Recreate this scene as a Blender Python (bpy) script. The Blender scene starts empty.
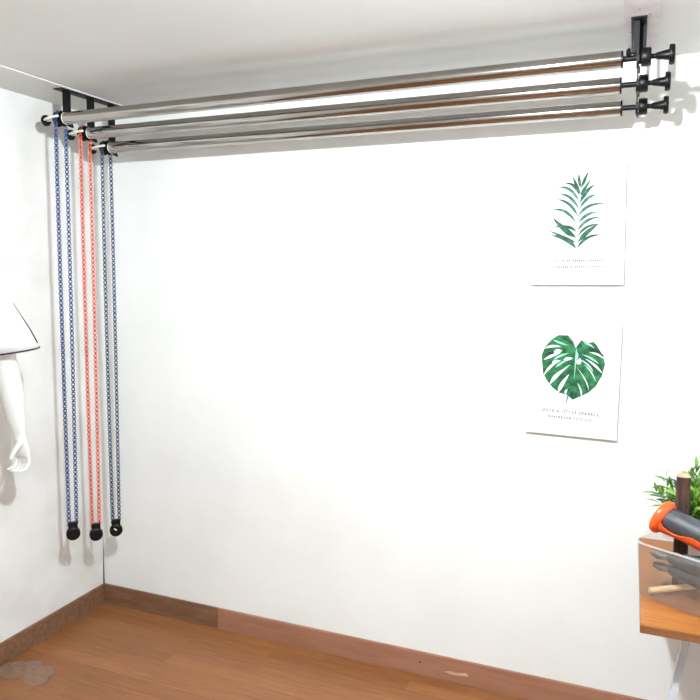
import bpy, bmesh, math, random
from mathutils import Vector, Matrix
S = bpy.context.scene
COL = S.collection
PI = math.pi

# ---------------------------------------------------------------- camera, exposure, world
cam_d = bpy.data.cameras.new('camera'); cam = bpy.data.objects.new('camera', cam_d); COL.objects.link(cam); S.camera = cam
yaw, pit, rol, foc = -0.37811, -0.07877, 0.00604, 689.7
F = Vector((math.sin(yaw)*math.cos(pit), math.cos(yaw)*math.cos(pit), math.sin(pit)))
R0 = Vector((math.cos(yaw), -math.sin(yaw), 0)); U0 = R0.cross(F)
R = math.cos(rol)*R0 + math.sin(rol)*U0; U = -math.sin(rol)*R0 + math.cos(rol)*U0
mw = Matrix((R, U, -F)).transposed().to_4x4(); mw.translation = Vector((2.42872, -2.64226, 1.65186)); cam.matrix_world = mw
cam_d.sensor_width = 36; cam_d.sensor_fit = 'HORIZONTAL'; cam_d.lens = 36*foc/700
cam_d.shift_x = -(360.82-350)/700; cam_d.shift_y = (328.02-350)/700      # the photograph is a crop of the camera's frame
cam_d.clip_start = 0.02
S.view_settings.view_transform = 'Standard'; S.view_settings.look = 'None'
S.view_settings.gamma = 1; S.view_settings.use_curve_mapping = False
S.view_settings.exposure = 0.0
BULB = Vector((2.04, -1.77, 2.315)); BULB_STRENGTH = 4150
w = bpy.data.worlds.new('world'); S.world = w; w.use_nodes = True
w.node_tree.nodes['Background'].inputs[0].default_value = (.9, .95, 1, 1); w.node_tree.nodes['Background'].inputs[1].default_value = 0.3

# ---------------------------------------------------------------- materials
def lin(c):
    return tuple(((v/255)/12.92 if v/255 <= .04045 else ((v/255+.055)/1.055)**2.4) for v in c) + (1,)
def mat(name, c, rough=.5, metal=0, c2=None, scale=8, detail=4, amt=(.4, .6), spec=.5, bump=0, stretch=(1, 1, 1), coat=0):
    m = bpy.data.materials.new(name); m.use_nodes = True; nt = m.node_tree; b = nt.nodes['Principled BSDF']
    b.inputs['Roughness'].default_value = rough; b.inputs['Metallic'].default_value = metal
    b.inputs['Specular IOR Level'].default_value = spec; b.inputs['Coat Weight'].default_value = coat
    tc = nt.nodes.new('ShaderNodeTexCoord'); mp = nt.nodes.new('ShaderNodeMapping'); mp.inputs['Scale'].default_value = stretch
    no = nt.nodes.new('ShaderNodeTexNoise'); no.inputs['Scale'].default_value = scale; no.inputs['Detail'].default_value = detail
    rp = nt.nodes.new('ShaderNodeValToRGB'); rp.color_ramp.elements[0].position = amt[0]; rp.color_ramp.elements[1].position = amt[1]
    rp.color_ramp.elements[0].color = lin(c); rp.color_ramp.elements[1].color = lin(c2 or tuple(min(255, v*1.05+2) for v in c))
    L = nt.links.new
    L(tc.outputs['Object'], mp.inputs['Vector']); L(mp.outputs['Vector'], no.inputs['Vector'])
    L(no.outputs['Fac'], rp.inputs['Fac']); L(rp.outputs['Color'], b.inputs['Base Color'])
    if bump:
        bp = nt.nodes.new('ShaderNodeBump'); bp.inputs['Strength'].default_value = bump; bp.inputs['Distance'].default_value = .004
        L(no.outputs['Fac'], bp.inputs['Height']); L(bp.outputs['Normal'], b.inputs['Normal'])
    return m
def wood_planks(name, cA, cB, cM, bw, rh, mort, rough, along='x'):
    m = mat(name, cA, rough); nt = m.node_tree; L = nt.links.new; b = nt.nodes['Principled BSDF']
    tc = nt.nodes.new('ShaderNodeTexCoord'); mp = nt.nodes.new('ShaderNodeMapping')
    br = nt.nodes.new('ShaderNodeTexBrick'); br.inputs['Scale'].default_value = 1
    br.inputs['Brick Width'].default_value = bw; br.inputs['Row Height'].default_value = rh; br.inputs['Mortar Size'].default_value = mort
    br.offset = .37; br.offset_frequency = 2; br.inputs['Bias'].default_value = 0
    br.inputs['Color1'].default_value = lin(cA); br.inputs['Color2'].default_value = lin(cB); br.inputs['Mortar'].default_value = lin(cM)
    no = nt.nodes.new('ShaderNodeTexNoise'); no.inputs['Scale'].default_value = 6; no.inputs['Detail'].default_value = 8
    m2 = nt.nodes.new('ShaderNodeMapping'); m2.inputs['Scale'].default_value = (1, 14, 14)
    mx = nt.nodes.new('ShaderNodeMix'); mx.data_type = 'RGBA'; mx.blend_type = 'MULTIPLY'; mx.inputs[0].default_value = .55
    rp = nt.nodes.new('ShaderNodeValToRGB'); rp.color_ramp.elements[0].position = .3; rp.color_ramp.elements[1].position = .7
    rp.color_ramp.elements[0].color = (.5, .45, .42, 1); rp.color_ramp.elements[1].color = (1, 1, 1, 1)
    L(tc.outputs['Object'], mp.inputs[0]); L(mp.outputs[0], br.inputs['Vector'])
    L(tc.outputs['Object'], m2.inputs[0]); L(m2.outputs[0], no.inputs['Vector']); L(no.outputs['Fac'], rp.inputs[0])
    L(br.outputs['Color'], mx.inputs[6]); L(rp.outputs[0], mx.inputs[7]); L(mx.outputs[2], b.inputs['Base Color'])
    return m
M = {}
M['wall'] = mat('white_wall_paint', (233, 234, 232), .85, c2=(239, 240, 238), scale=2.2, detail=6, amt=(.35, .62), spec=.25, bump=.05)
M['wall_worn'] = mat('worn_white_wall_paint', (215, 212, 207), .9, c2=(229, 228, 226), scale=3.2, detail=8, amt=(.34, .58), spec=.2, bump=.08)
M['ceiling'] = mat('ceiling_paint', (211, 212, 209), .9, c2=(217, 218, 216), scale=1.6, detail=5, amt=(.3, .7), spec=.2)
M['patch'] = mat('filler_patch', (206, 200, 203), .9, c2=(218, 214, 216), scale=14, amt=(.35, .6))
M['floor'] = wood_planks('laminate_floor', (160, 105, 63), (144, 92, 53), (118, 76, 46), .62, .068, .0008, .42)
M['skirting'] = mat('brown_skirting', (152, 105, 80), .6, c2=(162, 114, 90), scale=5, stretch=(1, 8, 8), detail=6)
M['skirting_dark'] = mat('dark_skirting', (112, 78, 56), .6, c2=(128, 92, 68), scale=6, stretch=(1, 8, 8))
M['crack'] = mat('dark_gap', (70, 62, 55), .95)
M['chrome'] = mat('polished_steel', (160, 156, 150), .13, metal=1, c2=(172, 168, 162), scale=3)
M['black'] = mat('black_plastic', (7, 7, 8), .42, c2=(11, 11, 12), scale=20, spec=.25)
M['black_metal'] = mat('black_powder_coat', (7, 7, 9), .5, c2=(12, 12, 14), scale=30, spec=.25, bump=.05)
M['cream'] = mat('cream_plastic', (232, 228, 218), .4)
M['blue'] = mat('blue_chain_plastic', (58, 88, 142), .35, c2=(66, 98, 152), scale=40)
M['navy'] = mat('slate_blue_chain_plastic', (46, 74, 112), .35, c2=(58, 88, 126), scale=40)
M['orange_chain'] = mat('orange_chain_plastic', (236, 108, 78), .35, c2=(242, 122, 94), scale=40)
M['blue_shaded'] = mat('shaded_blue_chain_plastic', (24, 38, 78), .35)  # edge-on links: same plastic, darkness of overlapping links put into the colour
M['orange_shaded'] = mat('shaded_orange_chain_plastic', (170, 70, 50), .35)
M['navy_shaded'] = mat('shaded_slate_chain_plastic', (22, 34, 56), .35)
M['canvas'] = mat('white_canvas', (238, 238, 240), .8, c2=(240, 240, 241), scale=60)
M['canvas_side_shaded'] = mat('shaded_canvas_edge', (160, 156, 154), .85)  # greyer than the front: shade of the unlit sides is in this colour
M['ink'] = mat('grey_print', (84, 86, 98), .8)
M['ink_dark'] = mat('dark_grey_print', (34, 36, 44), .8)
M['shirt'] = mat('white_cotton', (240, 240, 240), .9, c2=(244, 244, 244), scale=30, bump=.1)
M['piping'] = mat('black_piping', (34, 34, 38), .8)
M['mannequin'] = mat('white_mannequin', (222, 221, 218), .35, c2=(226, 225, 222), scale=3)
M['table'] = wood_planks('oiled_wood_top', (184, 118, 58), (172, 104, 48), (140, 84, 40), .9, .045, .0006, .38)
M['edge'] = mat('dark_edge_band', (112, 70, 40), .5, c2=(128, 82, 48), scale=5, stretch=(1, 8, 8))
M['white_metal'] = mat('white_steel', (184, 190, 196), .4)
M['orange'] = mat('orange_plastic', (236, 84, 28), .35, c2=(240, 96, 38), scale=18)
M['rubber'] = mat('dark_grey_rubber', (52, 54, 58), .5, c2=(62, 64, 68), scale=30)
M['tool_grey'] = mat('grey_tool_metal', (84, 84, 84), .45, c2=(110, 109, 107), scale=16)
M['stick'] = mat('pale_wood', (226, 200, 156), .6, c2=(214, 184, 138), scale=12, stretch=(1, 10, 10))
M['bark'] = mat('dark_bark', (46, 30, 24), .85, c2=(86, 54, 40), scale=30, stretch=(3, 3, .5), bump=.6)
M['cut'] = mat('cut_wood', (206, 164, 132), .75, c2=(186, 140, 108), scale=24)
M['leaf'] = mat('green_leaf', (70, 116, 36), .5, c2=(140, 182, 58), scale=26, amt=(.4, .62))
M['leaf_dark'] = mat('dark_leaf', (40, 72, 36), .5, c2=(62, 104, 48), scale=30)
M['pot'] = mat('white_pot', (228, 226, 222), .4)
M['screw'] = mat('dull_screw', (140, 136, 134), .4, metal=.6)
M['knot'] = mat('wood_knot', (58, 38, 28), .8)
M['scrape'] = mat('scraped_wood', (196, 160, 136), .8)
def leaf_print(name, a, b, c, scale=42):
    m = mat(name, a, .8, c2=c, scale=scale, detail=3, amt=(.3, .72), stretch=(1, 1, 1.4))
    rp = [n for n in m.node_tree.nodes if n.type == 'VALTORGB'][0]
    e = rp.color_ramp.elements.new(.5); e.color = lin(b); return m
M['frond_ink'] = leaf_print('frond_print', (40, 58, 58), (30, 84, 60), (72, 124, 98), 60)
M['frond_pale'] = leaf_print('pale_frond_print', (52, 68, 68), (52, 102, 80), (100, 140, 126), 60)
M['monstera_ink'] = leaf_print('monstera_print', (14, 52, 38), (24, 96, 54), (52, 132, 82), 34)
M['monstera_shade'] = leaf_print('monstera_dark_print', (14, 36, 32), (18, 52, 40), (28, 78, 52), 40)
M['rib_ink'] = mat('pale_midrib', (150, 206, 178), .8)
M['stem_ink'] = mat('stem_print', (64, 92, 86), .8)
M['wash_ink'] = mat('pale_wash', (170, 200, 208), .8)

def clear_mat(name, c, clear, rough):
    m = bpy.data.materials.new(name); m.use_nodes = True; nt = m.node_tree; L = nt.links.new
    b = nt.nodes['Principled BSDF']; b.inputs['Base Color'].default_value = lin(c); b.inputs['Roughness'].default_value = rough
    t = nt.nodes.new('ShaderNodeBsdfTransparent'); t.inputs[0].default_value = (.97, .95, .93, 1)
    no = nt.nodes.new('ShaderNodeTexNoise'); no.inputs['Scale'].default_value = 12
    mr = nt.nodes.new('ShaderNodeMapRange'); mr.inputs['To Min'].default_value = clear-.06; mr.inputs['To Max'].default_value = clear+.06
    mx = nt.nodes.new('ShaderNodeMixShader')
    L(no.outputs['Fac'], mr.inputs['Value']); L(mr.outputs[0], mx.inputs[0]); L(b.outputs[0], mx.inputs[1]); L(t.outputs[0], mx.inputs[2])
    L(mx.outputs[0], nt.nodes['Material Output'].inputs['Surface']); return m
M['tub'] = clear_mat('translucent_plastic', (178, 168, 160), .90, .25)
M['tub_rim'] = clear_mat('translucent_rim', (222, 218, 214), .62, .3)
M['film'] = clear_mat('clear_film', (176, 158, 142), .82, .12)
bm_ = bpy.data.materials.new('glowing_bulb'); bm_.use_nodes = True; nt = bm_.node_tree
em = nt.nodes.new('ShaderNodeEmission'); em.inputs[0].default_value = (.92, 1.01, 1.06, 1); em.inputs[1].default_value = BULB_STRENGTH
nt.links.new(em.outputs[0], nt.nodes['Material Output'].inputs['Surface']); M['bulb'] = bm_

# ---------------------------------------------------------------- mesh helpers
class MB:
    def __init__(s): s.bm = bmesh.new()
    def box(s, x0, x1, y0, y1, z0, z1, bev=0, mi=0):
        b = bmesh.new(); bmesh.ops.create_cube(b, size=1)
        for v in b.verts: v.co = Vector(((x0+x1)/2+v.co.x*(x1-x0), (y0+y1)/2+v.co.y*(y1-y0), (z0+z1)/2+v.co.z*(z1-z0)))
        if bev: bmesh.ops.bevel(b, geom=b.edges[:], offset=bev, segments=2, affect='EDGES', profile=.7)
        return s.add(b, mi)
    def add(s, b, mi=0, mx=None):
        if mx is not None: bmesh.ops.transform(b, matrix=mx, verts=b.verts)
        mp = {}
        for v in b.verts: mp[v] = s.bm.verts.new(v.co)
        for f in b.faces:
            try: nf = s.bm.faces.new([mp[v] for v in f.verts]); nf.material_index = mi; nf.smooth = f.smooth
            except ValueError: pass
        b.free(); return s
    def tube(s, pts, rad, seg=12, cap=True, flat=None, up=None, closed=False, mi=0, smooth=True):
        """loft of rings along pts; rad a number or a list of numbers or (a, b) pairs; up orients the a axis"""
        pts = [Vector(p) for p in pts]; n = len(pts); rings = []
        if not isinstance(rad, (list,)): rad = [rad]*n
        prev = None
        for i, p in enumerate(pts):
            if closed: t = pts[(i+1) % n]-pts[i-1]
            else: t = pts[min(i+1, n-1)]-pts[max(i-1, 0)]
            t.normalize()
            if up is not None: a = Vector(up)
            elif prev is None: a = Vector((0, 0, 1)) if abs(t.z) < .9 else Vector((1, 0, 0))
            else: a = prev
            a = (a-t*a.dot(t)).normalized(); prev = a; b = t.cross(a)
            ra, rb = rad[i] if isinstance(rad[i], (tuple, list)) else (rad[i], rad[i])
            rings.append([s.bm.verts.new(p+a*ra*math.cos(2*PI*k/seg)+b*rb*math.sin(2*PI*k/seg)) for k in range(seg)])
        rng = n if closed else n-1
        for i in range(rng):
            A, B = rings[i], rings[(i+1) % n]
            for k in range(seg):
                f = s.bm.faces.new((A[k], A[(k+1) % seg], B[(k+1) % seg], B[k])); f.smooth = smooth; f.material_index = mi
        if cap and not closed:
            for rg in (rings[0][::-1], rings[-1]):
                f = s.bm.faces.new(rg); f.material_index = mi
        return s
    def lathe(s, o, d, prof, seg=24, mi=0):
        """prof: (distance along d, radius); sharp profile corners stay sharp through auto smooth by angle"""
        o = Vector(o); d = Vector(d).normalized(); a = (Vector((0, 0, 1)) if abs(d.z) < .9 else Vector((1, 0, 0))); a = (a-d*a.dot(d)).normalized(); b = d.cross(a)
        rings = []
        for t, r in prof:
            rings.append([s.bm.verts.new(o+d*t+(a*math.cos(2*PI*k/seg)+b*math.sin(2*PI*k/seg))*max(r, 1e-5)) for k in range(seg)])
        for A, B in zip(rings, rings[1:]):
            for k in range(seg):
                f = s.bm.faces.new((A[k], A[(k+1) % seg], B[(k+1) % seg], B[k])); f.smooth = True; f.material_index = mi
        for rg in (rings[0][::-1], rings[-1]):
            f = s.bm.faces.new(rg); f.material_index = mi
        return s
    def prism(s, poly, ax, a, b, mi=0):
        """poly in the two other axes (order x,y,z without ax), extruded along ax from a to b"""
        def P(u, v, t):
            q = [u, v]; q.insert(ax, t); return Vector(q)
        A = [s.bm.verts.new(P(u, v, a)) for u, v in poly]; B = [s.bm.verts.new(P(u, v, b)) for u, v in poly]
        n = len(poly)
        for f in (A[::-1], B): s.bm.faces.new(f).material_index = mi
        for k in range(n): s.bm.faces.new((A[k], A[(k+1) % n], B[(k+1) % n], B[k])).material_index = mi
        return s
    def build(s, name, m, parent=None, angle=40, sub=0):
        bmesh.ops.recalc_face_normals(s.bm, faces=s.bm.faces)
        for e in s.bm.edges:
            if len(e.link_faces) == 2 and e.calc_face_angle(0) > math.radians(angle): e.smooth = False
        me = bpy.data.meshes.new(name); s.bm.to_mesh(me); s.bm.free()
        for k in (m if isinstance(m, list) else [m]): me.materials.append(M[k])
        o = bpy.data.objects.new(name, me); COL.objects.link(o)
        if parent: o.parent = parent
        return o
def thing(name, label, cat, loc=(0, 0, 0), rot=(0, 0, 0), group=None):
    o = bpy.data.objects.new(name, None); COL.objects.link(o); o.location = loc; o.rotation_euler = rot; o.empty_display_size = .05
    return tag(o, label, cat, group)
def tag(o, label, cat, group=None):
    o['label'] = label; o['category'] = cat
    if group: o['group'] = group
    return o
def struct(o, label=None):
    o['kind'] = 'structure'
    if label: o['label'] = label
    return o

# ---------------------------------------------------------------- the room
H = 2.4; X1 = 3.7; Y0 = -4.4
struct(MB().box(-.1, X1+.1, Y0-.1, .1, -.1, 0).build('floor', 'floor'), 'brown wood laminate floor with narrow planks')
cl = MB().box(-.1, X1+.1, Y0-.1, .1, H, H+.1); cl.box(0, .256, Y0, 0, H-.004, H+.01, mi=1)
struct(cl.build('ceiling', ['ceiling', 'ceiling']), 'off-white ceiling with a raised border strip along the left wall')
struct(MB().box(-.1, X1+.1, 0, .1, 0, H).build('wall_back', 'wall'), 'bright white back wall behind the rollers')
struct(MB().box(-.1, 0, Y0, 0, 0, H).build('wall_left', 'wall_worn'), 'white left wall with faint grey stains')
struct(MB().box(X1, X1+.1, Y0, 0, 0, H).build('wall_right', 'wall'))
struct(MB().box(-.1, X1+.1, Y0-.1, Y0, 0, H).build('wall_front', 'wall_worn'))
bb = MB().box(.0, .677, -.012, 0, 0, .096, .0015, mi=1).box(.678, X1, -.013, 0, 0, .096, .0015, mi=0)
for x, z, r in ((1.656, .055, .004), (.812, .059, .0025)): bb.lathe((x, -.0125, z), (0, -1, 0), [(0, r), (.0012, r)], 10, mi=2)
bb.prism([(1.76, .038), (1.785, .046), (1.81, .043), (1.85, .052), (1.86, .040), (1.81, .034), (1.785, .032)], 1, -.0138, -.0125, mi=3)
struct(bb.build('baseboard_back', ['skirting', 'skirting_dark', 'knot', 'scrape']), 'brown wooden skirting along the back wall')
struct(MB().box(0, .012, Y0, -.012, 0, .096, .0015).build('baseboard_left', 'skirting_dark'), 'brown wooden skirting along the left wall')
ck = MB()
A = [ck.bm.verts.new(p) for p in ((0, -.005, .096), (.004, 0, .096), (.006, -.006, .096))]; T = ck.bm.verts.new((.0005, -.0005, .36))
ck.bm.faces.new(A)
for k in range(3): ck.bm.faces.new((A[k], A[(k+1) % 3], T))
struct(ck.build('trim_1', 'crack'), 'thin dark gap in the corner above the skirting')
pt = MB().box(2.372, 2.468, -1.0, -.08, H-.0012, H+.001)
for x, y in ((2.413, -.49), (2.44, -.44), (2.388, -.30)): pt.lathe((x, y, H-.0010), (0, 0, -1), [(0, .004), (.001, .003)], 10, mi=1)
struct(pt.build('trim_2', ['patch', 'screw']), 'pale patch strip on the ceiling above the bracket')

# ceiling bulb (the only lamp; just above the picture)
lamp = thing('ceiling_bulb', 'lit white bulb hanging in a short black socket under the ceiling', 'lamp', (BULB.x, BULB.y, H))
MB().lathe((0, 0, 0), (0, 0, -1), [(0, .045), (.012, .045), (.02, .022), (.046, .02), (.051, .016), (.053, .01)]).build('socket', 'cream', lamp)
dz = BULB.z-H
MB().lathe((0, 0, dz), (0, 0, 1), [(.035*math.sin(-PI/2+PI*k/16*.93), .035*math.cos(-PI/2+PI*k/16*.93)) for k in range(17)]).build('bulb', 'bulb', lamp)

# ---------------------------------------------------------------- roller system
PY = (-.405, -.28, -.155); PZ = (2.2815, 2.243, 2.203); PX0 = (.232, .241, .243); PX1 = (2.3683, 2.3633, 2.3645)
def bracket(side):
    if side == 'L':
        t = thing('ceiling_bracket', 'black metal hanger with three straps at the chain end of the rollers', 'bracket', (.22, -.27, H-.004), group='roller hangers')
        xs = [x-.013 for x in PX0]; zt = H-.004
    else:
        t = thing('ceiling_bracket', 'black metal hanger on the pale ceiling patch at the far end of the rollers', 'bracket', (2.412, -.27, H-.0012), group='roller hangers')
        xs = [2.412, 2.412, 2.412]; zt = H-.0012
    o = t.location
    p = MB()
    dx = .022
    pl = [(xs[0]-dx-o.x, -.435-o.y), (xs[0]+dx-o.x, -.435-o.y), (xs[2]+dx-o.x, -.10-o.y), (xs[2]-dx-o.x, -.10-o.y)]
    p.prism(pl, 2, -.004, 0)
    for yy in (-.35, -.21):
        xx = xs[1]; p.lathe((xx+.01-o.x, yy-o.y, -.004), (0, 0, -1), [(0, .006), (.002, .006), (.003, .003)], 12)
    p.build('mounting_plate', 'black_metal', t)
    for k in range(3):
        x, y, z = xs[k]-o.x, PY[k]-o.y, PZ[k]-o.z
        s = MB().box(x-.002, x+.002, y-.002, y+.040, z-.008, -.003, .0008)
        if side == 'R' and k == 0: s.box(x-.013, x+.002, y-.004, y+.010, z+.004, -.003); s.box(x+.002, x+.020, y+.036, y+.040, z+.0, -.003)
        s.build('strap', 'black_metal', t)
        # J-shaped cradle under the axle
        hk = MB(); n = 10; r0, r1 = .0105, .022
        out = [(y+.040, z+.004), (y+.040, z-.012)] if side == 'L' else [(y+.03, z+.004), (y+.03, z-.012)]
        arc = [(y+r1*math.cos(a), z+r1*math.sin(a)) for a in [-.15*PI-i*PI*.85/n for i in range(n+1)]]
        inn = [(y+r0*math.cos(a), z+r0*math.sin(a)) for a in [-PI+i*PI/n for i in range(n+1)]]
        hk.prism(out+arc+[(y-r1, z+.012), (y-r0, z+.012)]+inn+[(y+r0, z+.004)], 0, x-.004, x+.004)
        if side == 'L': hk.prism([(y-.004, z-.018), (y+.045, z-.012), (y+.052, z-.030), (y+.03, z-.028)], 0, x-.004, x+.004)
        if side == 'R': hk.box(x-.002, x+.008, y-.006, y+.030, z-.029, z-.018)
        hk.build('hook', 'black_metal', t)
    if side == 'R':
        x, y, z = xs[0]-o.x, PY[0]-o.y, PZ[0]-o.z
        MB().lathe((x-.004, y-.004, z+.022), (-1, 0, 0), [(0, .004), (.016, .004), (.017, .013), (.022, .015), (.027, .012), (.029, .005)], 16).build('clamp_screw', 'black', t)
    return t
bracket('L'); bracket('R')
RL = ['polished steel roller tube nearest the ceiling, at the front of the three', 'middle polished steel roller tube, above the orange chain',
      'lowest polished steel roller tube, closest to the back wall']
def roller(k):
    L = PX1[k]-PX0[k]
    t = thing('backdrop_roller', RL[k], 'backdrop roller', (PX0[k], PY[k], PZ[k]-(.002, 0, 0)[k]), (0, (-.0046, -.0012, 0)[k], 0), group='backdrop rollers under the ceiling')
    MB().lathe((0, 0, 0), (1, 0, 0), [(0, .0215), (0, .0248), (L, .0248), (L, .0215)], 48).build('tube', 'chrome', t)
    MB().lathe((0, 0, 0), (1, 0, 0), [(-.004, .010), (-.004, .0235), (-.001, .0250), (.003, .0252), (.003, .0215)], 32).build('end_cap', 'cream', t)
    MB().lathe((L, 0, 0), (1, 0, 0), [(-.002, .0215), (-.002, .0254), (.003, .0254), (.004, .010)], 32).build('end_cap', 'black', t)
    MB().lathe((0, 0, 0), (1, 0, 0), [(-.006, .0075), (-.020, .0075), (-.020, .0065), (-.106, .0055)], 16).build('axle', 'cream', t)
    MB().tube([(-.106, -.012, 0), (-.075, -.026, .001), (-.035, -.0385, .002), (-.004, -.040, .003)], [.005, .0052, .0052, .005], 10).build('chain_guard', 'cream', t)
    MB().lathe((0, 0, 0), (1, 0, 0), [(-.044, .008), (-.044, .030), (-.041, .031), (-.039, .020), (-.030, .0165), (-.021, .020), (-.019, .031), (-.016, .030), (-.016, .008)], 28).build('chain_wheel', 'black', t)
    MB().lathe((0, 0, 0), (1, 0, 0), [(-.1, .006), (-.1, .020), (-.104, .0225), (-.112, .0225), (-.117, .019), (-.119, .008)], 28).build('end_knob', 'black', t)
    MB().lathe((L, 0, 0), (1, 0, 0), [(.004, .0088), (.052, .0088)], 16).build('axle', 'black', t)
    MB().lathe((L, 0, 0), (1, 0, 0), [(.0525, .012), (.0525, .024), (.056, .0265), (.076, .0265), (.080, .024), (.080, .012)], 28).build('collar', 'black', t)
    MB().lathe((L, 0, 0), (1, 0, 0), [(.079, .0075), (.092, .0075), (.094, .0095), (.128, .0155), (.128, .027), (.131, .0285), (.139, .0285), (.143, .026), (.144, .01)], 28).build('tension_knob', 'black', t)
    return t
for k in range(3): roller(k)

CL = ['blue plastic link chain nearest the front, beside the left wall', 'orange plastic link pull chain hanging between the two blue ones',
      'slate blue plastic link chain closest to the back wall, white mark on its weight']
WZ = (.527, .480, .456)
def pull_chain(k):
    rnd = random.Random(k+3)
    x = PX0[k]-.030; y = PY[k]; z = PZ[k]; zw = WZ[k]
    t = thing('pull_chain', CL[k], 'chain', (x, y, zw), group='loops of plastic pull chain')
    rt, rb = .0262, .0145; hz = z-zw; z0 = .052-.018
    # loop path in the plane across the axle: up one strand, over the wheel, down the other, round inside the weight
    path = []
    n = 400
    for i in range(n): f = i/n; path.append((-(rb+(rt-rb)*f), z0+(hz-z0)*f))
    for i in range(40): a = PI-PI*i/40; path.append((rt*math.cos(a), hz+rt*math.sin(a)))
    for i in range(n+1): f = 1-i/n; path.append(((rb+(rt-rb)*f), z0+(hz-z0)*f))
    cum = [0]
    for p, q in zip(path, path[1:]): cum.append(cum[-1]+math.dist(p, q))
    N = int(cum[-1]/.0099); N -= N % 2; pitch = cum[-1]/N
    mb = MB(); j = 0; wire = .0022; hw = .0056
    tw = math.radians(-45)
    for i in range(N):
        s_ = (i+.5)*pitch
        while cum[j+1] < s_: j += 1
        f = (s_-cum[j])/(cum[j+1]-cum[j]); py = path[j][0]+(path[j+1][0]-path[j][0])*f; pz = path[j][1]+(path[j+1][1]-path[j][1])*f
        dp, dq = path[j+1][0]-path[j][0], path[j+1][1]-path[j][1]
        onwheel = pz > hz-.004
        th = PI/4+PI/4*min(1, max(0, pz/hz))                 # the loop turns a little towards the room on its way down
        lv = Vector((math.cos(th), math.sin(th), 0)); d = (lv*dp+Vector((0, 0, dq))).normalized()
        face = Vector((.707, .707, 0)) if not onwheel else Vector((1, 0, 0))
        face = Matrix.Rotation(rnd.uniform(-.12, .12) if not onwheel else 0, 3, d) @ (face-d*face.dot(d)).normalized()
        lat = face if i % 2 == 0 else d.cross(face)
        c = lv*py+Vector((.008*(1-pz/hz), 0, pz)); hx = .0097-wire if i % 2 == 0 else .0078-wire; cr = .0030; pts = []
        for sx, sy, a0 in ((1, 1, 0), (-1, 1, PI/2), (-1, -1, PI), (1, -1, 1.5*PI)):      # rounded oblong link
            for q in range(4):
                a = a0+PI/2*q/3; pts.append(c+d*(sx*(hx-cr)+cr*math.cos(a))+lat*(sy*(hw-cr)+cr*math.sin(a)))
        mb.tube(pts, wire, 6, closed=True, mi=i % 2)
    mb.build('chain_loop', [('blue', 'orange_chain', 'navy')[k], ('blue_shaded', 'orange_shaded', 'navy_shaded')[k]], t, angle=80)  # every second link gets the copy with the overlap shade painted in
    wt = MB().box(-.010, .010, -.019, .019, .012, .050, .004)
    wt.lathe((-.0125, 0, 0), (1, 0, 0), [(-.001, .020), (.000, .025), (.003, .0285), (.022, .0285), (.025, .025), (.026, .020)], 32)
    wo = wt.build('weight', 'black', t); wo.rotation_euler = (0, 0, -PI/4); wo.location.x = .008
    if k == 2:
        lg = MB(); c, s2 = math.cos(.7), math.sin(.7)
        for (u, v, a, b) in ((-.006, .004, .0075, .0026),):
            q = [(du, dv) for du, dv in ((-a, -b), (a, -b), (a, b), (-a, b))]
            lg.prism([((u+du)*c+(v+dv)*s2-.002, -(u+du)*s2+(v+dv)*c) for du, dv in q], 0, .0134, .0141)
        lg.build('printed_mark', 'cream', wo)
for k in range(3): pull_chain(k)

# ---------------------------------------------------------------- the two canvases on the back wall
def ribbon(mb, base, ctrl, tip, w, y, n=10, mi=0, bias=.36):
    P = []
    for i in range(n+1):
        u = i/n; a = (1-u)**2; b = 2*u*(1-u); c = u*u
        # ctrl is a point the leaf passes: turn it into a bezier handle
        h = (2*ctrl[0]-.5*(base[0]+tip[0]), 2*ctrl[1]-.5*(base[1]+tip[1]))
        P.append(Vector((a*base[0]+b*h[0]+c*tip[0], a*base[1]+b*h[1]+c*tip[1], 0)))
    Lr, Rr = [], []
    for i, p in enumerate(P):
        d = (P[min(i+1, n)]-P[max(i-1, 0)]).normalized(); nn = Vector((-d.y, d.x, 0)); u = i/n
        ww = w*max(.03, (math.sin(PI*min(1, u/(2*bias))) if u < bias else math.cos(PI/2*(u-bias)/(1-bias))**.9))
        Lr.append(p+nn*ww); Rr.append(p-nn*ww)
    poly = Lr+Rr[::-1]
    V = [mb.bm.verts.new((q.x, y, q.y)) for q in poly]; m_ = len(Lr)
    for i in range(m_-1):
        f = mb.bm.faces.new((V[i], V[i+1], V[2*m_-2-i], V[2*m_-1-i])); f.material_index = mi
def flat(mb, poly, y, mi=0):
    f = mb.bm.faces.new([mb.bm.verts.new((u, y, v)) for u, v in poly]); f.material_index = mi
    bmesh.ops.triangulate(mb.bm, faces=[f])
def canvas(label, cx, cz, w, h, rot):
    t = thing('wall_canvas', label, 'picture', (cx, 0, cz), (0, -rot, 0), 'leaf pictures on the back wall')
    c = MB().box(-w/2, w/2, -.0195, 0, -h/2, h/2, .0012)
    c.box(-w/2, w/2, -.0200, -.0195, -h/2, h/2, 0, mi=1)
    c.build('canvas', ['canvas_side_shaded', 'canvas'], t)
    return t
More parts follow.
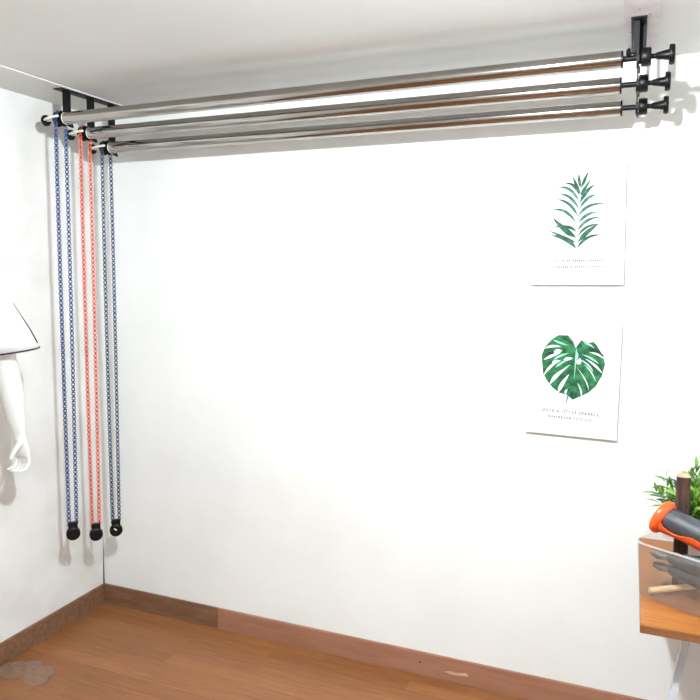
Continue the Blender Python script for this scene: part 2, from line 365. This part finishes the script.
FROND = [[(-0.0001, -0.0868), (-0.0379, -0.0513), (-0.0972, -0.0335)], [(-0.0005, -0.0637), (-0.0471, -0.0417), (-0.1021, -0.0147)], [(-0.0008, -0.0452), (-0.0431, -0.014), (-0.0869, 0.0315)], [(-0.0012, -0.0267), (-0.0342, -0.005), (-0.0931, -0.0079)], [(-0.0009, 0.0056), (-0.0442, 0.0509), (-0.0941, 0.0551)], [(0.0054, 0.026), (-0.0312, 0.078), (-0.0788, 0.0939)], [(0.007, 0.0535), (-0.0272, 0.1009), (-0.0655, 0.1095)], [(0.0065, 0.081), (-0.0277, 0.1284), (-0.0727, 0.1362)], [(0.0083, 0.1015), (-0.0146, 0.1415), (-0.0482, 0.1502)], [(0.0104, 0.1106), (-0.0058, 0.1456), (-0.0174, 0.176)], [(0.0122, 0.131), (0.005, 0.1588), (0.0045, 0.1861)], [(0.0008, -0.0868), (0.0377, -0.0461), (0.0899, -0.0382)], [(0.0026, -0.0637), (0.0373, -0.0254), (0.0718, -0.0013)], [(0.0022, -0.0429), (0.0369, -0.0071), (0.0848, -0.0017)], [(0.0018, -0.0222), (0.0365, 0.0158), (0.0886, 0.0254)], [(0.0035, 0.0054), (0.036, 0.0364), (0.0709, 0.042)], [(0.0031, 0.0284), (0.0398, 0.0659), (0.0984, 0.0726)], [(0.007, 0.0558), (0.0349, 0.0935), (0.0696, 0.1055)], [(0.0088, 0.0764), (0.0301, 0.1165), (0.0601, 0.1422)], [(0.0105, 0.1037), (0.0254, 0.1304), (0.0487, 0.1677)], [(0.0131, 0.131), (0.0248, 0.1622), (0.0373, 0.191)], [(-0.0, -0.0891), (0.0053, 0.0306), (0.0121, 0.1356)]]
p1 = canvas('upper white canvas with a narrow palm frond print', 2.2243, 1.8312, .3255, .430, math.radians(.6))
fm = MB()
for i, (b, c, t_) in enumerate(FROND):
    wide = {2: .0105, 0: .0075, 12: .0085, 18: .0072, 13: .005, 21: .0006}.get(i, .0058)
    ribbon(fm, b, c, t_, wide, -.0203-.00002*i, mi=1 if i in (4, 5, 6, 7, 14, 15, 16, 17) else 0)
fm.build('leaf_print', ['frond_ink', 'frond_pale'], p1)
rn = random.Random(5); tm = MB()
for (xa, xb, zz) in ((-.079, .089, -.128), (-.093, .103, -.1505)):      # two lines of pale unreadable lettering
    x = xa
    while x < xb:
        if rn.random() > .18:
            hh = .0040; ww = rn.uniform(.0010, .0026)
            flat(tm, [(x, zz-hh), (x+.0036, zz-hh), (x+.0036, zz+hh), (x, zz+hh)], -.0209)
            if rn.random() > .4: flat(tm, [(x, zz+hh-.0009), (x+ww+.001, zz+hh-.0009), (x+ww+.001, zz+hh), (x, zz+hh)], -.02092)
        x += .0068
tm.build('caption', 'ink_dark', p1)
p2 = canvas('lower white canvas with a broad split leaf print', 2.2247, 1.27175, .324, .428, math.radians(-.85))
OUT = [(0.0063, 0.1142), (-0.0028, 0.1389), (-0.0218, 0.1589), (-0.0562, 0.1579), (-0.0819, 0.1387), (-0.1014, 0.112), (-0.1134, 0.0813), (-0.1105, 0.0514), (-0.1056, 0.0131), (-0.0922, -0.0117), (-0.0704, -0.0379), (-0.0429, -0.057), (-0.0183, -0.0613), (0.0047, -0.0785), (0.0322, -0.0633), (0.0575, -0.0485), (0.082, -0.0233), (0.1018, 0.016), (0.1114, 0.0625), (0.1022, 0.0909), (0.081, 0.127), (0.0625, 0.1447), (0.0352, 0.1369), (0.0269, 0.1448), (0.0216, 0.1298), (0.0143, 0.1147)]
SLIT = [[(-0.1056, 0.0625), (-0.0754, 0.0803), (-0.0433, 0.0943)], [(-0.1032, 0.0047), (-0.0778, 0.0409), (-0.0481, 0.0642)], [(-0.0799, -0.0287), (-0.0559, 0.0083), (-0.0206, 0.0385)], [(-0.0479, -0.0561), (-0.0362, -0.0244), (-0.0115, 0.0158)], [(-0.102, 0.1055), (-0.0769, 0.1156), (-0.0462, 0.1153)], [(-0.034, 0.0673), (-0.018, 0.0726), (-0.0012, 0.075)], [(-0.0742, 0.0518), (-0.0622, 0.059), (-0.044, 0.0636)], [(-0.0697, 0.0926), (-0.0557, 0.0986), (-0.0395, 0.1009)], [(0.1066, 0.0808), (0.0805, 0.0958), (0.0547, 0.1004)], [(0.1033, 0.0265), (0.0745, 0.0557), (0.0419, 0.0766)], [(0.0812, -0.0045), (0.0638, 0.0299), (0.0369, 0.0552)], [(0.0591, -0.0399), (0.0454, -0.001), (0.0135, 0.0431)], [(0.0342, -0.0632), (0.0312, -0.0401), (0.018, -0.0137)], [(0.0129, 0.0557), (0.0205, 0.0646), (0.0239, 0.0775)], [(0.0392, 0.1371), (0.0548, 0.1422), (0.0648, 0.1386)], [(-0.0224, -0.0595), (-0.0209, -0.0487), (-0.0152, -0.0397)]]
lm = MB(); flat(lm, OUT, -.0203)
for i, (a, b, c) in enumerate(SLIT):                                    # dark flanks, then the pale gaps themselves
    if i < 4 or i in (8, 9): 
        sh = (.002, .008) if i < 4 else (.001, .007)
        ribbon(lm, (a[0]+sh[0]*.3, a[1]+sh[1]), (b[0]+sh[0], b[1]+sh[1]), (c[0]+.02*(1 if i < 4 else -1), c[1]+sh[1]+.006), .0036, -.0204-.00002*i, mi=1)
for a in ([(-.098, .085), (-.07, .094), (-.02, .106)], [(.0215, .128), (.024, .122), (.016, .1145)], [(.098, .095), (.08, .11), (.05, .113)], [(-.045, .150), (-.02, .140), (.001, .120)], [(-.002, -.07), (.0, -.055), (.004, -.045)]):
    ribbon(lm, a[0], a[1], a[2], .0042, -.0208, mi=1)
WS = [.0050, .0048, .0068, .0070, .0048, .006, .0065, .0068, .0034, .0040, .0018, .0016, .0028, .0085, .0060, .0040]
for i, (a, b, c) in enumerate(SLIT): ribbon(lm, a, b, c, WS[i], -.0210-.00002*i, mi=2, bias=.4)
for a, b, c in ([(-.070, .066), (-.045, .082), (-.015, .094)], [(-.062, .036), (-.040, .056), (-.012, .072)], [(-.050, .012), (-.030, .034), (-.008, .052)], [(.090, .060), (.060, .080), (.028, .092)], [(.072, .030), (.050, .056), (.022, .074)], [(.034, .134), (.055, .128), (.072, .116)], [(-.075, .140), (-.05, .130), (-.02, .122)]):
    ribbon(lm, a, b, c, .0034, -.0209, mi=3)
for a, b, c, ww in (((0.0102, 0.1165), (0.0085, 0.0638), (0.0073, 0.0003), .0022), ((.012, .10), (.014, .085), (.012, .068), .0035)):
    ribbon(lm, a, b, c, ww, -.0216, mi=3)
ribbon(lm, (-.0116, -.0565), (-.0155, -.0782), (-.0195, -.0999), .0026, -.0205, mi=4)
ribbon(lm, (-.0195, -.0999), (-.0204, -.115), (-.0213, -.1322), .0026, -.0204, mi=5)
lm.build('leaf_print', ['monstera_ink', 'monstera_shade', 'canvas', 'rib_ink', 'stem_ink', 'wash_ink'], p2)
def text(body, w, x, y, z, m, parent, name, tilt=0):
    cu = bpy.data.curves.new('t', 'FONT'); cu.body = body; cu.align_x = 'CENTER'; cu.size = 1; cu.offset = .03; cu.space_character = 1.25
    ob = bpy.data.objects.new('t', cu); COL.objects.link(ob); bpy.context.view_layer.update()
    me = bpy.data.meshes.new_from_object(ob.evaluated_get(bpy.context.evaluated_depsgraph_get())); bpy.data.objects.remove(ob)
    xs = [v.co.x for v in me.vertices]; k = w/(max(xs)-min(xs)); c = (max(xs)+min(xs))/2
    out = []
    for v in me.vertices: out.append(((v.co.x-c)*k, v.co.y*k))
    b = MB(); vs = [b.bm.verts.new((x+u*math.cos(tilt)-v*math.sin(tilt), y, z+u*math.sin(tilt)+v*math.cos(tilt))) for u, v in out]
    for p in me.polygons: b.bm.faces.new([vs[i] for i in p.vertices])
    return b
cap = text('LEAVE A LITTLE SPARKLE', .207, -.0048, -.0206, -.1305, 'ink', p2, 'caption', -.017)
c2 = text('WHEREVER YOU GO', .157, -.0041, -.0203, -.1530, 'ink', p2, 'caption', -.010)
me_ = bmesh.new(); cap.add(c2.bm); cap.build('caption', 'ink', p2)

# ---------------------------------------------------------------- table with tub, tool, branch and plant
TZ = .75; TX, TYF, TYB = 2.470, -.767, -.13
tb = thing('side_table', 'oiled wood topped table with splayed white metal legs', 'table', (2.95, -.45, 0))
o = tb.location
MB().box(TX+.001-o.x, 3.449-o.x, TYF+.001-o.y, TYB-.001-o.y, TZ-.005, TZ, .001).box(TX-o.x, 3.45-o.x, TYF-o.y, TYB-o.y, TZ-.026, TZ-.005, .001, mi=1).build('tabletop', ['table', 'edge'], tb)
def leg(top, bot):
    top = Vector(top)-o; bot = Vector(bot)-o
    m_ = MB(); m_.tube([bot, bot+(top-bot)*.02, top], [.0125, .0125, .0125], 4, up=(1, 1, 0), smooth=False)
    lg = m_.build('leg', 'white_metal', tb, angle=20)
for sx, sy in ((1, 1), (1, -1), (-1, 1), (-1, -1)):
    xt = (2.600 if sy > 0 else 2.743) if sx > 0 else 3.30; yt = -.64 if sy > 0 else -.25
    leg((xt, yt, TZ-.026), (xt-(.127 if sy > 0 else .05)*sx, yt-.02*sy, 0))

ang = math.atan2(-.0722, .1363)
tub = thing('plastic_tub', 'clear plastic tub full of tools on the wooden table', 'tub', (2.468, -.600, TZ), (0, 0, ang))
def rrect(x0, x1, y0, y1, r, n=6):
    pts = []
    for cx, cy, a0 in ((x1-r, y1-r, 0), (x0+r, y1-r, PI/2), (x0+r, y0+r, PI), (x1-r, y0+r, 1.5*PI)):
        for i in range(n+1): a = a0+PI/2*i/n; pts.append((cx+r*math.cos(a), cy+r*math.sin(a)))
    return pts
TL, TW, TH = .32, .19, .160
def shell(levels, closed_bottom):
    b = MB(); rings = []
    for z, e in levels: rings.append([b.bm.verts.new((u, v, z)) for u, v in rrect(-.012-e, TL+e, -.004-e, TW+e, .032+e)])
    n = len(rings[0])
    for A_, B_ in zip(rings, rings[1:]):
        for k in range(n): b.bm.faces.new((A_[k], A_[(k+1) % n], B_[(k+1) % n], B_[k])).smooth = True
    if closed_bottom == 1: b.bm.faces.new(rings[0][::-1]); b.bm.faces.new(rings[-1])
    return b
shell([(.0035, -.002), (.001, -.004), (.001, -.004), (.0005, -.006), (.0005, -.008), (.004, -.001), (TH-.004, .009), (TH-.004, .0075), (.005, -.0025), (.0025, -.008)], 0)
s1 = shell([(.0005, -.006), (.004, -.001), (TH-.006, .009), (TH-.006, .0072), (.005, -.0026), (.0026, -.006)], 1)
s1.build('tub_body', 'tub', tub, angle=50)
s2 = shell([(TH-.004, .0072), (TH-.004, .014), (TH-.0015, .0145), (TH, .0135), (TH+.0003, .009), (TH-.001, .0072)], 0)
A_ = None
s2.build('rim', 'tub_rim', tub, angle=50)
TM = Matrix.Translation((2.468, -.600, TZ)) @ Matrix.Rotation(ang, 4, 'Z')
def inT(u, v, z): return TM @ Vector((u, v, z))
# things lying in the tub
def bar(mb, p, q, wdt, tall): mb.tube([p, q], [(tall, wdt), (tall, wdt)], 8, up=(0, 0, 1))
def clamp(label, u0, v0, z0, a, flip=1):
    P = inT(u0, v0, z0); t = thing('spring_clamp', label, 'clamp', P, (0, 0, ang+a), 'grey spring clamps in the tub')
    for s_ in (1, -1):
        m_ = MB(); m_.tube([(-.012, 0, 0), (.03, .010*s_, 0), (.075, .017*s_, .0), (.125, .024*s_, .0)], [(.012, .009), (.0175, .008), (.018, .0075), (.013, .007)], 10, up=(0, 0, 1)); m_.build('handle', 'rubber', t)
        m_ = MB(); m_.tube([(-.012, 0, 0), (-.035, .012*s_, 0), (-.058, .004*s_, 0)], [(.008, .008), (.009, .006), (.007, .003)], 10, up=(0, 0, 1)); m_.build('jaw', 'tool_grey', t)
    MB().lathe((-.005, 0, -.014), (0, 0, 1), [(0, .007), (.028, .007)], 14).build('pivot', 'tool_grey', t)
clamp('dark grey clamp leaning at the front of the clear tub', .075, .034, .122, .05)
clamp('grey clamp low in the clear tub above the pale stick', .072, .050, .082, -.06)
clamp('dark grey clamp deep in the clear tub behind the other two', .085, .110, .100, .12)
sk = MB(); P, Q = Vector((2.494, -.597, TZ+.018)), Vector((2.640, -.528, TZ+.030))
sk.tube([P, Q], [.0085, .0085], 10); tag(sk.build('wooden_stick', 'stick'), 'pale wooden stick lying at the bottom of the clear tub', 'stick')

# orange and grey power tool lying across the tub
P0 = Vector((2.520, -.538, .968)); P1 = Vector((2.656, -.600, .934)); ax = (P1-P0).normalized()
tool = thing('power_tool', 'orange and dark grey power tool lying across the clear tub', 'tool', P0)
bd = MB().lathe((0, 0, 0), ax, [(.004, .020), (.010, .031), (.022, .0345), (.06, .0335), (.10, .0335), (.15, .035), (.24, .036), (.29, .033), (.30, .024)], 32)
bd.build('grip', 'rubber', tool)
capd = (ax+Vector((.0, -.12, -.20))).normalized()
MB().lathe(Vector((0, 0, -.002)), capd, [(-.007, .030), (-.006, .046), (-.003, .050), (.004, .0515), (.012, .049), (.017, .042), (.019, .034)], 36).build('end_cap', 'orange', tool)
# orange lower housing with a wavy upper edge, wrapped round the grip
sd = Vector((0, 0, 1)).cross(ax).normalized(); upv = ax.cross(sd)
hs = MB(); nu, nv = 30, 12; rows = []
for layer, rr in ((0, .0352), (1, .0395)):
    for i in range(nu+1):
        s_ = .006+.26*i/nu
        top = -.40+.30*math.cos(s_*58)*math.exp(-s_*3) if s_ > .03 else .3-(s_-.006)*38
        row = []
        for j in range(nv+1):
            a = top+(-PI*.95-top)*j/nv          # from the camera side, under, to the back
            r = rr*(1+.05*math.sin(PI*j/nv)*(layer))+(.004*max(0, 1-s_/.05))
            row.append(hs.bm.verts.new(ax*s_-sd*r*math.cos(a)+upv*r*math.sin(a)))
        rows.append(row)
n_ = nu+1
def q4(a, b, c, d): hs.bm.faces.new((a, b, c, d)).smooth = True
for i in range(nu):
    for j in range(nv):
        q4(rows[i][j], rows[i][j+1], rows[i+1][j+1], rows[i+1][j]); q4(rows[n_+i][j], rows[n_+i+1][j], rows[n_+i+1][j+1], rows[n_+i][j+1])
    for j in (0, nv): q4(rows[i][j], rows[i+1][j], rows[n_+i+1][j], rows[n_+i][j])
for i in (0, nu):
    for j in range(nv): q4(rows[i][j], rows[i][j+1], rows[n_+i][j+1], rows[n_+i][j])
hs.build('housing', 'orange', tool)

# sawn branch standing in the tub
br = thing('sawn_branch', 'sawn piece of dark branch standing up in the clear tub', 'branch', (2.577, -.494, TZ+.004))
rnd = random.Random(2); b = MB(); pts = [(0.0006*math.sin(i), .0008*math.cos(i*1.7), .322*i/12) for i in range(13)]
b.tube(pts, [.0192+rnd.uniform(-.0009, .0009) for _ in pts], 18); b.build('bark', 'bark', br)
MB().lathe((0, 0, .3222), (.06, -.30, 1), [(-.006, .0183), (.0012, .0186), (.0018, .016)], 18).build('cut_face', 'cut', br)
# potted grassy plant behind the tub
pl = thing('potted_plant', 'bushy green leafy plant behind the clear tub', 'plant', (2.650, -.30, TZ))
MB().lathe((0, 0, 0), (0, 0, 1), [(0, .045), (.002, .048), (.095, .060), (.10, .062), (.104, .062), (.104, .056), (.092, .054), (.09, .01)], 32).build('pot', 'pot', pl)
MB().lathe((0, 0, .085), (0, 0, 1), [(0, .02), (.001, .054), (.008, .05), (.012, .02)], 24).build('soil', 'bark', pl)
rnd = random.Random(11); fo = MB()
def blade(mb, p, d, ln, wd, mi):
    d = d.normalized(); s_ = d.cross(Vector((0, 0, 1)));  s_ = s_.normalized() if s_.length > .05 else Vector((1, 0, 0))
    s_ = (Matrix.Rotation(rnd.uniform(-1, 1), 3, d) @ s_); up_ = s_.cross(d)
    n = 5; A2, B2, C2 = [], [], []
    for i in range(n+1):
        u = i/n; c = p+d*ln*u+Vector((0, 0, -.25*ln*u*u)); ww = wd*math.sin(PI*(.08+.92*u))**.8 if i < n else .0002
        A2.append(mb.bm.verts.new(c+s_*ww+up_*ww*.3)); B2.append(mb.bm.verts.new(c)); C2.append(mb.bm.verts.new(c-s_*ww+up_*ww*.3))
    for i in range(n):
        for X, Y in ((A2, B2), (B2, C2)):
            f = mb.bm.faces.new((X[i], X[i+1], Y[i+1], Y[i])); f.smooth = True; f.material_index = mi
for k in range(90):
    a = rnd.uniform(0, 2*PI); e = rnd.uniform(.55, 1.5); ln = rnd.uniform(.11, .215)*(.72+.28*math.sin(e))
    d = Vector((math.cos(a)*math.cos(e), math.sin(a)*math.cos(e), math.sin(e))); p = Vector((math.cos(a)*.02, math.sin(a)*.02, .094))
    pts = [p+d*ln*t_+Vector((0, 0, -.03*t_*t_*math.cos(e))) for t_ in (0, .25, .5, .75, 1)]
    fo.tube(pts, [.0016, .0014, .0012, .001, .0006], 5)
    for j in range(11):
        t_ = .28+.72*j/10; q = p+d*ln*t_+Vector((0, 0, -.03*t_*t_*math.cos(e)))
        sdv = Matrix.Rotation(j*2.4+k, 3, d) @ d.orthogonal().normalized()
        blade(fo, q, d*1.0+sdv*.75, rnd.uniform(.034, .060), rnd.uniform(.0045, .0075), 0 if rnd.random() < .7 else 1)
fo.build('foliage', ['leaf', 'leaf_dark'], pl)

# ---------------------------------------------------------------- mannequin in a T-shirt at the left edge
mq = thing('mannequin', 'white mannequin in a white T-shirt with black piping beside the left wall', 'mannequin', (.30, -1.13, 0))
o = mq.location.copy(); mq.location += Vector((-.012, -.012, 0))
def W(*p): return Vector(p)-o
def fuse(parts, name, m, parent, vox=.0045):
    tmp = MB()
    for fn in parts: fn(tmp)
    bmesh.ops.recalc_face_normals(tmp.bm, faces=tmp.bm.faces)
    me = bpy.data.meshes.new('tmp'); tmp.bm.to_mesh(me); tmp.bm.free(); ob = bpy.data.objects.new('tmp', me); COL.objects.link(ob)
    md = ob.modifiers.new('r', 'REMESH'); md.mode = 'VOXEL'; md.voxel_size = vox; md.use_smooth_shade = True
    sm = ob.modifiers.new('s', 'SMOOTH'); sm.iterations = 6; sm.factor = .5
    bpy.context.view_layer.update()
    out = bpy.data.meshes.new_from_object(ob.evaluated_get(bpy.context.evaluated_depsgraph_get())); bpy.data.objects.remove(ob)
    out.name = name; out.materials.clear(); out.materials.append(M[m])
    r = bpy.data.objects.new(name, out); COL.objects.link(r); r.parent = parent; return r
CY = -1.13
def torso(b):
    Z = [(.98, .085, .135), (1.04, .11, .165), (1.14, .11, .165), (1.26, .095, .135), (1.36, .10, .14), (1.48, .115, .16), (1.58, .105, .165), (1.66, .085, .16), (1.71, .06, .11), (1.745, .052, .06), (1.80, .05, .052), (1.86, .05, .05)]
    b.tube([W(.30-(.0 if z < 1.6 else (z-1.6)*.08), CY, z) for z, _, _ in Z], [(a, c) for _, a, c in Z], 28, up=(1, 0, 0))
def head(b):
    Z = [(1.84, .03, .03), (1.855, .065, .05), (1.89, .088, .066), (1.94, .098, .076), (1.99, .098, .078), (2.03, .085, .07), (2.06, .055, .048), (2.072, .015, .015)]
    b.tube([W(.295, CY, z) for z, _, _ in Z], [(a, c) for _, a, c in Z], 24, up=(1, 0, 0))
    b.tube([W(.385, CY, 1.97), W(.405, CY, 1.935), W(.395, CY, 1.925)], [.006, .011, .007], 8)
def arm(b):
    pts = [W(.285, -1.0, 1.66), W(.275, -.935, 1.655), W(.262, -.86, 1.59), W(.252, -.785, 1.44), W(.25, -.737, 1.315), W(.25, -.722, 1.25), W(.25, -.7045, 1.165), W(.25, -.692, 1.09), W(.25, -.682, 1.03), W(.25, -.680, 1.0)]
    b.tube(pts, [.05, .056, .054, .049, .044, .0445, .041, .034, (.026, .023), (.026, .020)], 20, up=(1, 0, 0))
def hand(b):
    b.tube([W(.25, -.681, 1.025), W(.25, -.679, .995), W(.252, -.675, .965), W(.252, -.671, .938)], [(.025, .019), (.036, .0165), (.041, .0155), (.040, .012)], 18, up=(1, 0, 0))
    for x, ln in ((.282, .92), (.262, 1.0), (.242, .95), (.223, .78)):
        b.tube([W(x, -.674, .955), W(x, -.669, .936), W(x-.001, -.668, .936-.030*ln), W(x-.002, -.686, .918-.030*ln), W(x-.004, -.705-.012*ln, .914-.028*ln)],
               [.0085, .0090, .0085, .0078, .0062], 10)
    b.tube([W(.266, -.684, 1.008), W(.274, -.706, .992), W(.275, -.730, .970), W(.272, -.744, .944)], [.014, .0115, .0095, .0072], 12)
def arm2(b):
    f = lambda p: W(p[0], 2*CY-p[1], p[2])
    pts = [(.285, -1.0, 1.66), (.275, -.935, 1.655), (.262, -.87, 1.59), (.255, -.82, 1.44), (.255, -.80, 1.315), (.26, -.79, 1.165), (.265, -.785, 1.03), (.27, -.785, 1.0)]
    b.tube([f(p) for p in pts], [.05, .056, .054, .049, .044, .041, (.026, .023), (.026, .02)], 20, up=(1, 0, 0))
    b.tube([f((.27, -.785, 1.025)), f((.272, -.785, .98)), f((.275, -.782, .94))], [(.025, .019), (.040, .016), (.040, .012)], 18, up=(1, 0, 0))
    for x, ln in ((.305, .92), (.285, 1.0), (.265, .95), (.246, .78)):
        b.tube([f((x, -.783, .955)), f((x, -.781, .935)), f((x, -.785, .935-.03*ln)), f((x, -.798, .915-.03*ln)), f((x, -.815, .905-.03*ln))], [.0085, .009, .0085, .0078, .0062], 10)
    b.tube([f((.295, -.787, 1.0)), f((.315, -.798, .98)), f((.322, -.81, .95))], [.014, .011, .0075], 12)
fuse([torso, head, arm, hand, arm2], 'body', 'mannequin', mq)
MB().lathe((0, 0, 0), (0, 0, 1), [(0, .15), (.006, .15), (.012, .145), (.016, .03), (.04, .016)], 40).build('stand_base', 'white_metal', mq)
MB().lathe((0, 0, .03), (0, 0, 1), [(0, .0125), (.96, .0125)], 16).build('stand_pole', 'white_metal', mq)
# T-shirt: body, two sleeves
ts = MB()
Z = [(.99, .150, .205), (1.05, .147, .203), (1.2, .138, .192), (1.36, .138, .19), (1.5, .14, .192), (1.6, .128, .192), (1.67, .105, .178), (1.72, .078, .125), (1.745, .07, .08)]
ts.tube([W(.30, CY, z) for z, _, _ in Z], [(a, c) for _, a, c in Z], 40, up=(1, 0, 0), cap=False)
E1 = Vector((1, 1, 0)).normalized(); E2 = Vector((1, -1, 0)).normalized()
def ring(c, a, b, e1, e2, n=36): return [c+e1*a*math.cos(2*PI*k/n)+e2*b*math.sin(2*PI*k/n) for k in range(n)]
def sleeve(b, mir):
    f = (lambda v: Vector((v.x, -v.y, v.z))) if mir else (lambda v: v)
    es = [(W(.28, -.975, 1.640), .070, .085, Vector((.25, .1, 1)).normalized(), Vector((1, 0, -.25)).normalized()),
          (W(.268, -.900, 1.590), .096, .080, Vector((.45, .55, .75)).normalized(), Vector((.8, -.55, 0)).normalized()),
          (W(.258, -.835, 1.500), .110, .075, (E1+Vector((0, 0, .35))).normalized(), E2),
          (W(.252, -.775, 1.415), .118, .088, (E1+Vector((0, 0, .18))).normalized(), E2),
          (W(.249, -.742, 1.352), .1265, .098, (E1+Vector((0, 0, .10))).normalized(), E2)]
    rs = [[f(p) for p in ring(*e)] for e in es]; vs = [[b.bm.verts.new(p) for p in r] for r in rs]
    n = len(vs[0])
    for A2, B2 in zip(vs, vs[1:]):
        for k in range(n): b.bm.faces.new((A2[k], A2[(k+1) % n], B2[(k+1) % n], B2[k])).smooth = True
    return rs
rsL = sleeve(ts, False); rsR = sleeve(ts, True)
shirt = ts.build('t_shirt', 'shirt', mq, angle=70)
so = shirt.modifiers.new('thick', 'SOLIDIFY'); so.thickness = .0018; so.offset = -1
for rs in (rsL, rsR):
    hem = MB(); hem.tube(rs[-1], .0032, 8, closed=True); hem.build('sleeve_piping', 'piping', shirt)
seam = MB()
seam.tube([rsL[i][0]+E1*.001 for i in (2, 3)]+[rsL[3][0]*.25+rsL[4][0]*.75], [.001, .003, .0042], 8); seam.build('seam_piping', 'piping', shirt)
nk = MB(); nk.tube(ring(W(.30, CY, 1.745), .07, .08, Vector((1, 0, 0)), Vector((0, 1, 0))), .004, 8, closed=True); nk.build('collar_piping', 'piping', shirt)

# crumpled clear plastic on the floor below the mannequin
rnd = random.Random(8); cp = MB(); nx, ny = 26, 12; G = []
for i in range(nx+1):
    row = []
    for j in range(ny+1):
        u, v = i/nx, j/ny
        x = .035+.235*u+.012*math.sin(v*9+u*3); y = -.70+.13*v+.035*math.sin(u*3.2)+.01*math.sin(u*17)
        hgt = .004+.020*abs(math.sin(u*11+v*5))*abs(math.sin(v*PI))+.014*abs(math.sin(u*23-v*9))*math.sin(PI*v)
        row.append(cp.bm.verts.new((x, y, hgt*(.35+.65*math.sin(PI*min(1, max(0, u)))))))
    G.append(row)
for i in range(nx):
    for j in range(ny): cp.bm.faces.new((G[i][j], G[i+1][j], G[i+1][j+1], G[i][j+1]))
o_ = cp.build('plastic_wrapper', 'film'); tag(o_, 'crumpled clear plastic lying on the floor by the left wall', 'plastic bag')
so = o_.modifiers.new('thick', 'SOLIDIFY'); so.thickness = .001
